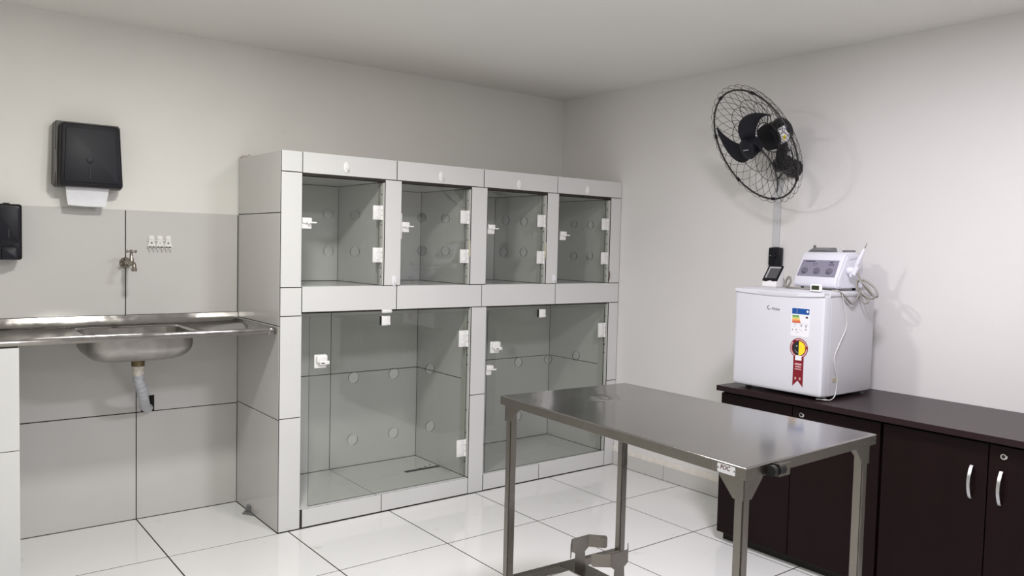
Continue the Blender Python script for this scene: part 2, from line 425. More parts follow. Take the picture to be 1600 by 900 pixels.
HP = [[(-2.190, 1.679), (-2.031, 1.680), (-2.186, 1.479), (-2.030, 1.478)],
      [(-1.605, 1.682), (-1.444, 1.683), (-1.601, 1.489), (-1.440, 1.492)],
      [(-.995, 1.690), (-.846, 1.689), (-1.005, 1.491), (-.845, 1.493)],
      [(-.416, 1.689), (-.265, 1.690), (-.410, 1.474), (-.262, 1.476)]]
LT = [(-2.314, 1.628), (-1.722, 1.628), (-1.112, 1.636), (-.520, 1.612)]
for i, (a, b) in enumerate(UP):
    d = glass_door(a + .006, b - .024, 1.297, 1.862, HP[i], .028)
    hinge(d, b - .001 + .008, 1.657, 1.737); hinge(d, b + .009, 1.420, 1.503)
    latch(d, LT[i][0], LT[i][1])
    js = bx('jamb_strip', (b - .0075, b - .0012, -.628, -.548, 1.293, 1.864), 'jamb', K, .001)
    for z in (1.80, 1.63, 1.56, 1.39, 1.34): obj('screw', lathe(nb(), (b - .0074, -.607, z), (-1, 0, 0), [(0, .005), (.0015, .004)], 8), 'dirt', js)
# strike plate on the post beside the second upper door
bx('strike_plate', (-1.7565, -1.752, -.631, -.612, 1.555, 1.70), 'white', K, .001)
bx('foam_filler', (-1.2840, -1.2775, -.631, -.612, 1.46, 1.555), 'foam', K)
bx('foam_filler', (-.684, -.6775, -.631, -.612, 1.46, 1.56), 'foam', K)
HL = [[(-2.027, .780), (-1.774, .784), (-1.531, .792), (-2.029, .434), (-1.771, .440), (-1.523, .449)],
      [(-.864, .786), (-.612, .787), (-.364, .794), (-.860, .434), (-.610, .437), (-.362, .445)]]
for i, (a, b) in enumerate(LO):
    d = glass_door(a + (.055 if i == 0 else .03), b - .010, .107, 1.128, HL[i], .031)
    hinge(d, b + .001, .912, 1.012, .076); hinge(d, b + .001, .236, .340, .076)
    js = bx('jamb_strip', (b - .0055, b - .0012, -.628, -.545, .112, 1.150), 'jamb', K, .001)
    for z in (1.06, .86, .80, .52, .38, .20): obj('screw', lathe(nb(), (b - .0054, -.607, z), (-1, 0, 0), [(0, .005), (.0015, .004)], 8), 'dirt', js)
    y = GY - .003
    # box latch on the glass
    lx, lz = ((-2.227, .888), (-1.062, .896))[i]
    bm = nb(); box(bm, lx - .036, lx + .032, y - .008, y, lz - .037, lz + .036, .003, 2)
    box(bm, lx - .028, lx + .033, y - .026, y, lz - .008, lz + .034, .008, 3)
    box(bm, lx - .012, lx + .042, y - .030, y - .004, lz - .018, lz + .002, .004, 2)
    lk = obj('latch', bm, 'white', d, smooth=35)
    bm = nb(); box(bm, lx - .006, lx + .012, y - .0308, y - .0295, lz - .011, lz - .006)
    # slot sits on the latch face, kept in the door's mesh level as its own piece
    obj('latch_slot', bm, 'ink', d)
    # top catch under the middle band
    tx, tz = ((-1.842, 1.092), (-.690, 1.097))[i]
    bm = nb(); box(bm, tx - .024, tx + .030, y - .016, y, tz - .027, tz + .027, .004, 2); cyl(bm, (tx + .02, y - .022, tz - .016), (tx + .02, y, tz - .016), .007, 12)
    box(bm, tx + .004, tx + .008, y - .018, y - .002, tz - .02, tz + .02)
    obj('top_catch', bm, 'white', d, smooth=35)
    bx('catch_pad', (tx - .030, tx - .0245, y - .012, y, tz - .024, tz + .025), 'rubber', d)
bm = nb(); box(bm, -1.872, -1.812, -.641, -.625, 1.138, 1.156, .003, 2)
for q in (-1.862, -1.846, -1.828): lathe(bm, (q, -.64, 1.147), (0, -1, 0), [(0, .006), (.004, .004)], 10)
obj('strike_plate', bm, 'white', K, smooth=35)
# spare latch on the jamb of the right lower kennel
bm = nb(); y = GY - .004
box(bm, -1.128, -1.076, y - .018, y, .752, .784, .006, 2); box(bm, -1.128, -1.088, y - .008, y, .724, .786, .002, 2); box(bm, -1.085, -1.056, y - .020, y - .012, .752, .762, .002, 2)
obj('side_latch', bm, 'white', K, smooth=35)
# oval stick-on hooks along the front
for hx, hz in ((-2.102, 1.930), (-1.499, 1.926), (-.917, 1.917), (-.328, 1.920), (-1.800, 1.318), (-.607, 1.325)):
    bm = nb(); prof = [(0, 1), (.003, 1), (.0045, .9)]
    r = []
    for t, s in prof: r.append([(hx + .0165 * s * math.cos(a), -D - .001 - t, hz + .030 * s * math.sin(a)) for a in [2 * math.pi * k / 24 for k in range(24)]])
    loft(bm, r, True, True)
    tube(bm, spline([(hx, -D - .004, hz + .014), (hx, -D - .012, hz + .002), (hx, -D - .018, hz - .012), (hx, -D - .022, hz - .004)], 14), .0042, 8)
    obj('oval_hook', bm, 'white' if hz > 1.5 else 'sticker', K, smooth=40)
# red wire ends by the fourth upper door
bm = nb(); tube(bm, spline([(-.103, -.628, 1.40), (-.106, -.640, 1.37), (-.101, -.642, 1.34), (-.106, -.636, 1.30)], 14), .0025, 6)
obj('cord_end', bm, mat('brown_cord', (.12, .035, .03), .6), K, smooth=60)

# ------------------------------------------------------------------ sink pier, sink
P = root('tiled_pier', (-3.68, -.32, 0), 'narrow white tiled pier carrying the left end of the steel sink', 'pier')
bx('masonry', (-3.7485, -3.6135, -D + .0015, -.002, 0, 1.0435), 'grout', P)
for z0, z1 in ((0, .599), (.599, 1.044)):
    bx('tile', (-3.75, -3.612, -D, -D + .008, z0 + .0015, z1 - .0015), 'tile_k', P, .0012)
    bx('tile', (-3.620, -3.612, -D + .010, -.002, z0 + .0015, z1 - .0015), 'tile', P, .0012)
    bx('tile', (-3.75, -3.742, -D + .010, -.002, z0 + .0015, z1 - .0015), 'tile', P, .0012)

SK = root('kitchen_sink', (-3.08, -.30, 1.06), 'long stainless steel sink counter with one basin set between tiled piers', 'sink')
X0, X1, Y0, Y1 = -4.05, KX - .003, -.600, -.004
def rr(w, d, r, z, cx, cy): return [(u, v, z) for u, v in rrect(cx, cy, w, d, r, 6)]
cx, cy, ww, dd = (X0 + X1) / 2, (Y0 + Y1) / 2, X1 - X0, Y1 - Y0
bxc, byc = -3.078, -.295
bm = nb()
loft(bm, [rr(ww, dd, .004, 1.046, cx, cy), rr(ww, dd, .008, 1.070, cx, cy), rr(ww - .008, dd - .008, .010, 1.077, cx, cy), rr(ww - .030, dd - .030, .014, 1.077, cx, cy),
          rr(ww - .055, dd - .055, .02, 1.064, cx, cy), rr(.60, .46, .06, 1.0625, bxc, byc), rr(.53, .42, .07, 1.0625, bxc, byc), rr(.515, .405, .07, 1.0655, bxc, byc), rr(.50, .39, .07, 1.064, bxc, byc), rr(.488, .378, .07, 1.056, bxc, byc)])
obj('countertop', bm, 'steel_sink', SK, smooth=50)
bm = nb(); lp = []
for t in range(9):
    a = t / 8 * math.pi / 2
    lp.append(rr(.488 - .17 * (1 - math.cos(a)) - .012 * t / 8, .378 - .17 * (1 - math.cos(a)) - .01 * t / 8, .075 + .012 * math.sin(a), .995 - .075 * math.sin(a), bxc, byc))
lp = [rr(.490, .380, .07, 1.0565, bxc, byc)] + lp + [rr(.05, .05, .0248, .914, bxc, byc)]
loft(bm, lp, False, True); obj('basin', bm, 'basin', SK, smooth=60)
# sloped backsplash
bm = nb(); pf = [(-.002, 1.112), (-.004, 1.1135), (-.007, 1.112), (-.012, 1.099), (-.019, 1.081), (-.028, 1.068), (-.040, 1.064), (-.040, 1.058), (-.002, 1.058)]
prism(bm, pf, lambda u, v, d: (d, u, v), X0, X1); obj('backsplash', bm, 'steel_sink', SK, smooth=35)
# right end seam of the front lip
bx('lip_end', (X1 - .045, X1 - .001, Y0 - .003, Y0 + .010, 1.044, 1.074), 'steel_sink', SK, .003, 2)
bm = nb(); lathe(bm, (-3.064, -.295, .925), (0, 0, -1), [(0, .05), (.006, .052), (.010, .036), (.020, .036), (.022, .031), (.044, .031)], 24)
obj('drain_nut', bm, 'brass', SK, smooth=35)
bm = nb(); lathe(bm, (-3.064, -.295, .882), (0, 0, -1), [(0, .022), (.002, .028), (.040, .028), (.043, .0235), (.052, .0235)], 24)
obj('drain_fitting', bm, 'fitting', SK, smooth=35)
path = spline([(-3.064, -.295, .836), (-3.060, -.290, .805), (-3.040, -.262, .760), (-3.018, -.20, .71), (-2.990, -.11, .655), (-2.972, -.055, .622), (-2.950, -.015, .605)], 150)
def ridg(t): return .024 + (.0055 * max(0, math.sin(t * 2 * math.pi * 13)) - .001 if .08 < t < .52 else .001)
bm = nb(); tube(bm, path, ridg, 18); obj('waste_pipe', bm, 'pipe', SK, smooth=50)

# tap
T = root('wall_tap', (-3.060, -.02, 1.392), 'tarnished chrome cross handle tap on the tile joint above the sink', 'tap')
bm = nb(); lathe(bm, (-3.060, -.001, 1.392), (0, -1, 0), [(0, .030), (.004, .030), (.012, .026), (.020, .018), (.026, .013)], 28); obj('flange', bm, 'old_chrome', T, smooth=40)
bm = nb(); lathe(bm, (-3.060, -.02, 1.392), (0, -1, 0), [(0, .012), (.05, .012), (.052, .016), (.058, .016), (.06, .012), (.135, .012), (.140, .008)], 20)
lathe(bm, (-3.060, -.135, 1.380), (0, 0, 1), [(0, .014), (.018, .016), (.024, .012), (.035, .013), (.042, .009), (.064, .0075), (.066, .005)], 20)
tube(bm, spline([(-3.060, -.145, 1.392), (-3.058, -.168, 1.393), (-3.057, -.180, 1.382), (-3.057, -.182, 1.366)], 20), .0105, 14)
lathe(bm, (-3.057, -.182, 1.370), (0, 0, -1), [(0, .011), (.002, .0145), (.012, .0145), (.013, .012), (.018, .0125)], 18)
obj('tap_body', bm, 'old_chrome', T, smooth=45)
bm = nb(); z = 1.454
for dx, dy in ((1, 0), (-1, 0), (0, 1), (0, -1)):
    e = Vector((-3.060 + .021 * dx, -.135 + .021 * dy, z))
    cyl(bm, (-3.060, -.135, z - .002), e, .0042, 10, .0045); r = bmesh.ops.create_uvsphere(bm, u_segments=10, v_segments=8, radius=.0072)
    bmesh.ops.translate(bm, verts=r['verts'], vec=e)
lathe(bm, (-3.060, -.135, z - .008), (0, 0, 1), [(0, .007), (.010, .009), (.016, .006), (.018, .001)], 14)
obj('cross_handle', bm, 'old_chrome', T, smooth=50)

# hook rack
HR = root('hook_rack', (-2.890, -.004, 1.495), 'small white plastic rack of tiny hooks stuck above the sink', 'hook rack')
bm = nb()
for k in range(3):
    c = -2.931 + .0425 * k
    prism(bm, [(c - .021, 1.474), (c + .021, 1.474), (c + .019, 1.487), (c + .011, 1.514), (c - .011, 1.514), (c - .019, 1.487)], lambda u, v, d: (u, d, v), -.009, -.003)
box(bm, -2.953, -2.829, -.009, -.003, 1.470, 1.480, .001); box(bm, -2.955, -2.827, -.008, -.003, 1.509, 1.5145, .001)
obj('rack_plate', bm, 'cream', HR)
for k in range(3):
    c = -2.931 + .0425 * k
    bm = nb(); lathe(bm, (c, -.001, 1.524), (0, -1, 0), [(0, .0155), (.004, .0165), (.008, .0145), (.0085, .009), (.011, .008), (.0115, .004)], 22); obj('suction_button', bm, 'cream', HR, smooth=40)
    bm = nb()
    disc(bm, (c, -.0088, 1.499), (0, -1, 0), .0058 if k != 1 else .003, .0006, 14)
    disc(bm, (c - .009, -.0088, 1.481), (0, -1, 0), .003, .0006, 10); disc(bm, (c + .009, -.0088, 1.481), (0, -1, 0), .003, .0006, 10)
    obj('screw_hole', bm, 'grey', HR)
    for s in (-.0105, .0105):
        bm = nb(); tube(bm, spline([(c + s, -.006, 1.474), (c + s, -.007, 1.462), (c + s, -.013, 1.457), (c + s, -.018, 1.463)], 12), .0026, 8); obj('hook', bm, 'cream', HR, smooth=60)

# metal clip on the niche floor by the kennel side
FC = root('floor_clip', (KX - .04, -.225, 0), 'small dark metal clip on the floor against the kennel side', 'clip')
bm = nb(); prism(bm, [(-2.512, -.232), (-2.470, -.300), (KX - .003, -.262), (KX - .004, -.176)], lambda u, v, d: (u, v, d), .0, .004); obj('base_plate', bm, 'grey', FC)
bm = nb(); box(bm, KX - .012, KX - .002, -.235, -.195, .003, .038, .003, 2); box(bm, KX - .022, KX - .010, -.225, -.200, .003, .022, .003, 2); obj('clip_jaw', bm, 'grey', FC)

# ------------------------------------------------------------------ dispensers
TD = root('paper_towel_dispenser', (-3.245, 0, 1.765), 'large black paper towel dispenser high above the sink with paper showing', 'dispenser')
def rear_front(xl0, xr0, xl1, xr1, y0, y1, z0, z1, zt, m, nm, par, r=.02):
    bm = nb(); lo = []
    for t, k in ((0, 0), (.25, .25), (.8, .8), (.95, .95), (1, 1.0)):
        xl = xl0 + (xl1 - xl0) * k; xr = xr0 + (xr1 - xr0) * k; y = y0 + (y1 - y0) * t
        ins = 0 if t < .9 else (.004 if t < 1 else .012)
        zz1 = z1 + (zt - z1) * k
        lo.append([(u, y, v) for u, v in rrect((xl + xr) / 2, (z0 + zz1) / 2, xr - xl - 2 * ins, zz1 - z0 - 2 * ins, r, 5)])
    loft(bm, lo, True, True); return obj(nm, bm, m, par, smooth=35)
# side profile: shallower at the top, flared at the base
bm = nb(); prof = [(-.002, 1.776), (-.002, 2.092), (-.055, 2.096), (-.068, 2.092), (-.070, 1.95), (-.085, 1.84), (-.090, 1.790), (-.086, 1.770), (-.05, 1.766)]
prism(bm, prof, lambda u, v, d: (d, u, v), -3.402, -3.090)
bmesh.ops.bevel(bm, geom=[e for e in bm.edges if abs(e.verts[0].co.x - e.verts[1].co.x) < 1e-4 and min(e.verts[0].co.y, e.verts[1].co.y) < -.03], offset=.008, segments=2, affect='EDGES')
for v in bm.verts:
    k = (v.co.z - 1.77) / .32; v.co.x = -3.246 + (v.co.x + 3.246) * (1 - .045 * k)
obj('body', bm, 'black_side', TD, smooth=35)
bm = nb(); lo = []
def cover_loop(y, ins, dz=0):
    o = []
    zt, zb = 2.086, 1.770
    for u, v in rrect(0, 0, 2, 2, .12, 6):
        k = (v + 1) / 2; z = zb + ins + (zt - zb - 2 * ins) * k
        hw = (.146 - .011 * k) - ins
        bow = .010 * (1 - u * u) * (1 if v > .5 else 0)
        o.append((-3.240 + u * hw, y + .022 * k - .004 * math.sin(math.pi * k), z + bow))
    return o
loft(bm, [cover_loop(-.068, .0), cover_loop(-.112, .0), cover_loop(-.122, .004), cover_loop(-.125, .010)], True, True)
cv = obj('cover', bm, 'black', TD, smooth=40)
bm = nb(); loft(bm, [cover_loop(-.124, .022), cover_loop(-.1275, .023), cover_loop(-.1285, .026)], False, True); obj('front_panel', bm, 'black_panel', cv, smooth=40)
bm = nb(); box(bm, -3.251, -3.245, -.1285, -.120, 1.812, 1.868, .001); obj('key_slot', bm, 'ink', cv)
bm = nb(); lathe(bm, (-3.247, -.118, 1.905), (0, -1, .07), [(0, .016), (.0050, .015), (.0058, .010), (.0060, .001)], 20); obj('badge', bm, 'black_panel', cv, smooth=60)
bm = nb(); lo = []
for t in range(7):
    z = 1.785 - .105 * t / 6; y = -.088 + .010 * math.sin(t / 6 * 2.6)
    lo.append([(-3.352 + .002 * t, y, z), (-3.25, y - .003 * math.sin(t), z - .004), (-3.150 - .003 * t, y + .002, z - .002), (-3.150 - .003 * t, y + .007, z - .002), (-3.352 + .002 * t, y + .006, z)])
loft(bm, lo, True, True); obj('paper_towel', bm, 'paper', TD, smooth=60)

SD = root('soap_dispenser', (-3.59, 0, 1.40), 'black soap dispenser with push button at the left edge of the wall', 'dispenser')
bm = nb(); lo = []
for y, ins in ((-.002, .004), (-.05, 0), (-.085, 0), (-.094, .004), (-.098, .012)):
    lo.append([(u, y, v) for u, v in rrect(-3.596, 1.538, .118 - 2 * ins, .268 - 2 * ins, .012, 4)])
loft(bm, lo, True, True); obj('body', bm, 'black', SD, smooth=40)
bm = nb(); lo = [[(u, y, v) for u, v in rrect(-3.599, 1.572, .098 - 2 * i, .17 - 2 * i, .012, 4)] for y, i in ((-.096, 0), (-.101, .001), (-.1025, .004))]
loft(bm, lo, False, True); obj('front_panel', bm, 'black_panel', SD, smooth=40)
bm = nb(); lo = [[(u, y - (.010 * (1.47 - v) / .06), v) for u, v in rrect(-3.592, 1.438, .064 - 2 * i, .058 - 2 * i, .005, 4)] for y, i in ((-.096, 0), (-.104, .001), (-.106, .004))]
loft(bm, lo, False, True); obj('push_button', bm, 'black_panel', SD, smooth=40)
bx('window_slot', (-3.596, -3.591, -.104, -.1015, 1.510, 1.552), 'ink', SD)
bx('top_catch', (-3.612, -3.585, -.07, -.03, 1.670, 1.677), 'black', SD, .002)

# ------------------------------------------------------------------ cabinets along the right wall
CF = -.602
WT = bx('worktop', (-.640, -.002, -4.60, -1.990, .803, .830), 'wood_top', None, .0015); tag(WT, 'long dark brown laminate worktop over the cabinets along the right wall', 'worktop')
def handle(door, y, z0, z1):
    bm = nb(); path = []
    for k in range(17):
        t = k / 16; path.append((CF - .004 - .026 * math.sin(math.pi * t) ** .8, y, z0 + (z1 - z0) * t))
    R = [];
    for i, q in enumerate(path):
        a = Vector(path[min(i + 1, 16)]) - Vector(path[max(i - 1, 0)]); nn = Vector((-a.z, 0, a.x)).normalized(); q = Vector(q)
        R.append([q + nn * .003 + Vector((0, -.006, 0)), q + nn * .003 + Vector((0, .006, 0)), q - nn * .003 + Vector((0, .006, 0)), q - nn * .003 + Vector((0, -.006, 0))])
    loft(bm, R, True, True); obj('handle', bm, 'alu', door, smooth=30)
def lock(door, y, z):
    bm = nb(); lathe(bm, (CF - .0005, y, z), (-1, 0, 0), [(0, .0135), (.004, .0135), (.007, .011), (.0072, .007)], 22); obj('lock', bm, 'chrome', door, smooth=35)
    bm = nb(); lathe(bm, (CF - .004, y, z), (-1, 0, 0), [(0, .0075), (.0045, .0075)], 16); obj('key_slot', bm, 'ink', door)
def cabinet(ya, yb, lab, ym):
    c = root('base_cabinet', (-.3, (ya + yb) / 2, 0), lab, 'cabinet', 'dark cabinets along the right wall')
    bm = nb(); box(bm, -.584, -.004, yb + .002, yb + .020, .045, .803); box(bm, -.584, -.004, ya - .020, ya - .002, .045, .803)
    box(bm, -.584, -.004, yb + .02, ya - .02, .045, .063); box(bm, -.022, -.004, yb + .02, ya - .02, .063, .803); box(bm, -.584, -.004, yb + .02, ya - .02, .785, .803)
    obj('carcass', bm, 'wood', c)
    bx('plinth', (-.555, -.02, yb + .004, ya - .010, 0.0, .045), 'rubber', c)
    out = []
    for a, b in ((ya, ym), (ym, yb)):
        out.append(bx('door', (CF, CF + .017, b + .0022, a - .0022, .050, .789), 'wood', c, .001))
    return out
d = cabinet(-1.995, -2.853, 'dark brown two door cabinet standing under the small white fridge', -2.415)
handle(d[0], -2.365, .556, .689); handle(d[1], -2.465, .556, .689); lock(d[1], -2.467, .755)
d = cabinet(-2.862, -3.724, 'dark brown two door cabinet at the right edge with silver bow handles', -3.292)
handle(d[0], -3.234, .556, .689); handle(d[1], -3.343, .556, .689); lock(d[1], -3.348, .750)

# ------------------------------------------------------------------ fridge
FR = root('mini_fridge', (-.36, -2.30, .83), 'small white fridge with energy sticker and red ribbon seal on dark worktop', 'fridge')
FX0, FX1, FY0, FY1, FZ0, FZ1 = -.592, -.130, -2.556, -2.050, .847, 1.346
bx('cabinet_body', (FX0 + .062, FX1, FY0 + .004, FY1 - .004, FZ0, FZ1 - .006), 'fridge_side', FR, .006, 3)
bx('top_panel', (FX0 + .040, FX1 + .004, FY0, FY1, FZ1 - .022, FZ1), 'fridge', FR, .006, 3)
bx('door_gasket', (FX0 + .048, FX0 + .064, FY0 + .012, FY1 - .012, FZ0 + .01, FZ1 - .026), 'grey', FR)
bm = nb(); lo = []
NX = 14
def dl(k, ins):
    o = []
    for u, v in rrect(0, 0, 2, 2, .05, 4):
        y = (FY0 + FY1) / 2 + u * ((FY1 - FY0) / 2 - ins); z = (FZ0 + FZ1 - .012) / 2 + v * ((FZ1 - .012 - FZ0) / 2 - ins)
        o.append((k, y, z))
    return o
loft(bm, [dl(FX0 + .050, 0), dl(FX0 + .014, 0), dl(FX0 + .004, .004), dl(FX0 + .001, .010), dl(FX0, .018)], True, True)
dr = obj('door', bm, 'fridge', FR, smooth=40)
# curved finger lip along the top of the door
bm = nb(); A = []
for k in range(21):
    t = k / 20; y = FY0 + .004 + (FY1 - FY0 - .008) * t; b = .020 * math.sin(math.pi * t) ** .7
    A.append([(FX0 - .002, y, FZ1 - .022 - b * .55), (FX0 - .006, y, FZ1 - .018 - b * .45), (FX0 - .004, y, FZ1 - .004), (FX0 + .045, y, FZ1 - .002), (FX0 + .045, y, FZ1 - .02)])
loft(bm, A, True, True); obj('door_lip', bm, 'fridge', dr, smooth=40)
for y in (FY0 + .03, FY1 - .05):
    for x in (FX0 + .075, FX1 - .05):
        bm = nb(); lathe(bm, (x, y, .8302), (0, 0, 1), [(0, .015), (.004, .016), (.005, .010), (.018, .010)], 14); obj('foot', bm, 'grey', FR, smooth=35)
def onF(y0, z0): return lambda u, v, d: (FX0 - .0006 - d, y0 - u, z0 + v)
SX = FX0 - .0004
def plate(nm, y0, y1, z0, z1, m, par, lay=1): return bx(nm, (SX - .0005 * lay, SX - .0005 * (lay - 1) - .00002, y0, y1, z0, z1), m, par)
# maker's badge: swirl and lettering
bm = text_bm('Midea', .0195, onF(-2.292, 1.2500), .0004, .25); obj('badge_lettering', bm, 'logo', dr)
bm = nb(); pts = []
for k in range(26):
    a = math.radians(80 + 250 * k / 25); pts.append((SX - .0006, -2.256 - .0095 * math.cos(a), 1.2560 + .0095 * math.sin(a)))
tube(bm, pts, lambda t: .0006 + .0016 * math.sin(math.pi * t), 6); obj('badge_swirl', bm, 'logo', dr, smooth=60)
# energy sticker (parts in print colours)
ES = plate('energy_sticker', -2.481, -2.381, 1.127, 1.266, 'sticker', FR)
def es(nm, ya, yb, za, zb, m, lay=2): return plate(nm, -2.385 - .092 * yb, -2.385 - .092 * ya, 1.130 + .133 * za, 1.130 + .133 * zb, m, ES, lay)
es('blue_header', 0, 1, .79, 1, 'blue'); es('header_mark', .28, .30, .82, .97, 'print', 3)
bm = nb(); disc(bm, (SX - .0010, -2.385 - .092 * .90, 1.130 + .133 * .905), (-1, 0, 0), .0055, .0006, 18); obj('header_dot', bm, 'sticker', ES)
for k, (mm, wd) in enumerate((('green', .40), ('lgreen', .425), ('amber', .45), ('orange', .47), ('redor', .50))):
    z1 = .745 - .055 * k; z0 = z1 - .055
    y0 = -2.385 - .092 * .03; y1 = -2.385 - .092 * wd
    bm = nb(); prism(bm, [(y0, 1.130 + .133 * z0), (y0, 1.130 + .133 * z1), (y1, 1.130 + .133 * z1), (y1 - .003, 1.130 + .133 * z0)], lambda u, v, d: (d, u, v), SX - .0005, SX - .0010); obj('colour_bar', bm, mm, ES)
es('rating_mark', .80, .93, .66, .72, 'ink')
for ya, yb, za, zb in ((.10, .30, .405, .425), (.08, .28, .33, .345), (.52, .62, .34, .43), (.52, .60, .20, .22), (.78, .92, .40, .42), (.80, .88, .32, .40), (.80, .88, .22, .28), (.04, .10, .17, .25), (.25, .32, .19, .25), (.22, .42, .12, .135)):
    es('print_line', ya, yb, za, zb, 'print')
es('table_rule', .46, .465, .14, .46, 'print'); es('table_rule', 0, 1, .46, .463, 'print')
# ribbon seal
yc, zc = -2.429, 1.071
bm = nb(); disc(bm, (SX, yc, zc), (-1, 0, 0), .048, .0005, 40)
SE = obj('ribbon_seal', bm, 'red', FR)
bm = nb(); prism(bm, [(-2.402, 1.045), (-2.402, .885), (-2.429, .914), (-2.457, .885), (-2.457, 1.045)], lambda u, v, d: (d, u, v), SX - .00055, SX - .00002); obj('ribbon', bm, 'red', SE)
bm = nb(); N = 40
for k in range(N):
    if k in (0, 1, 13, 14, 15, 27, 28): continue
    a0, a1 = 2 * math.pi * k / N - math.pi / 2 + .2, 2 * math.pi * (k + 1) / N - math.pi / 2 + .2
    prism(bm, [(.0385 * math.cos(a0), .0385 * math.sin(a0)), (.0445 * math.cos(a0), .0445 * math.sin(a0)), (.0445 * math.cos(a1), .0445 * math.sin(a1)), (.0385 * math.cos(a1), .0385 * math.sin(a1))], lambda u, v, d: (d, yc + u, zc + v), SX - .0005, SX - .0010)
obj('seal_rim_print', bm, 'pink', SE)
for s, mm in ((1, 'ink'), (-1, 'yellow')):
    bm = nb(); prism(bm, [(s * .034 * math.sin(math.pi * k / 20), .034 * math.cos(math.pi * k / 20)) for k in range(21)], lambda u, v, d: (d, yc + u, zc + v), SX - .0005, SX - .0011); obj('seal_half', bm, mm, SE)
for s, mm in ((1, 'print'), (-1, 'ink')):
    bm = nb(); disc(bm, (SX - .0011, yc + s * .011, zc + .010), (-1, 0, 0), .0038, .0005, 12)
    tube(bm, [(SX - .0013, yc + s * .022 * math.sin(a), zc - .002 - .020 * math.cos(a)) for a in [1.2 * k / 9 for k in range(10)]], .0008, 5); obj('seal_print', bm, mm if mm == 'print' else 'amber', SE)
plate('seal_panel', -2.446, -2.412, 1.012, 1.036, 'sticker', SE, 3)
for za, zb, h in ((.989, .998, .018), (.978, .984, .015), (.967, .972, .017)): plate('seal_print_line', yc - h, yc + h, za, zb, 'pink', SE, 2)
for q in (.012, -.012): plate('seal_print_mark', yc + q - .004, yc + q + .004, .918, .930, 'pink', SE, 2)
# small maker's plate on the side wall near the front
bx('side_label', (-.497, -.452, FY0 + .0025, FY0 + .0045, .915, .935), mat('tan_label', (.46, .42, .33), .6), FR)

# ------------------------------------------------------------------ things on the fridge
ZT = FZ1 + .0006
DV = root('ultrasonic_scaler', (-.28, -2.375, ZT), 'white dental scaler unit with mauve knob panel standing on the fridge', 'scaler')
dy0, dy1 = -2.507, -2.248
XF[DV.name] = Matrix.Translation((.035, .022, 0)) @ Matrix.Translation((-.28, -2.375, 0)) @ Matrix.Rotation(math.radians(-9), 4, 'Z') @ Matrix.Translation((.28, 2.375, 0))
bm = nb(); prof = [(-.375, ZT + .016), (-.378, ZT + .030), (-.372, ZT + .060), (-.315, ZT + .178), (-.300, ZT + .190), (-.235, ZT + .192), (-.185, ZT + .175), (-.175, ZT + .150), (-.170, ZT + .014), (-.360, ZT + .010)]
prism(bm, prof, lambda u, v, d: (u, d, v), dy0, dy1)
bmesh.ops.bevel(bm, geom=list(bm.edges), offset=.006, segments=3, affect='EDGES', profile=.6)
obj('housing', bm, 'device', DV, smooth=40)
# raised side cheek
bm = nb(); cheek = [(-.358, ZT + .020), (-.352, ZT + .062), (-.298, ZT + .170), (-.235, ZT + .178), (-.222, ZT + .166), (-.285, ZT + .155), (-.335, ZT + .055), (-.340, ZT + .020)]
prism(bm, cheek, lambda u, v, d: (u, d, v), dy0 - .004, dy0 + .002); obj('side_trim', bm, 'device', DV)
e1 = Vector((.057, 0, .118)).normalized(); nrm = Vector((-.118, 0, .057)).normalized(); base = Vector((-.372, 0, ZT + .060))
def onP(t, y, off): return base + e1 * t + nrm * off + Vector((0, y, 0))
bm = nb(); prism(bm, [(.006, dy0 + .012), (.006, dy1 - .012), (.098, dy1 - .018), (.098, dy0 + .018)], lambda u, v, d: onP(u, v, d), -.001, .0022)
PN = obj('control_panel', bm, 'panel', DV)
for y in (-2.302, -2.378, -2.454):
    bm = nb(); lathe(bm, onP(.036, y, .0018), nrm, [(0, .017), (.006, .0165), (.008, .013), (.014, .012), (.015, .008)], 20); k = obj('knob', bm, 'knob', DV, smooth=35)
bm = nb(); pts = [onP(.074 + .006 * math.sin(a), -2.350 + .012 * math.cos(a), .0025) for a in [2 * math.pi * k / 20 for k in range(20)]]
tube(bm, pts, .0009, 5, True)
for ya, yb, t in ((-2.285, -2.345, .092), ): prism(bm, [(t, ya), (t, yb), (t - .005, yb), (t - .005, ya)], lambda u, v, d: onP(u, v, d), .002, .0027)
obj('panel_print', bm, 'panel_dark', PN)
bm = nb()
prism(bm, [(.090, -2.437), (.090, -2.458), (.082, -2.458), (.082, -2.437)], lambda u, v, d: onP(u, v, d), .002, .0027)
for k in range(4): prism(bm, [(.076, -2.434 - .009 * k), (.076, -2.440 - .009 * k), (.070, -2.440 - .009 * k), (.070, -2.434 - .009 * k)], lambda u, v, d: onP(u, v, d), .002, .0027)
obj('panel_print', bm, 'panel_dark', PN)
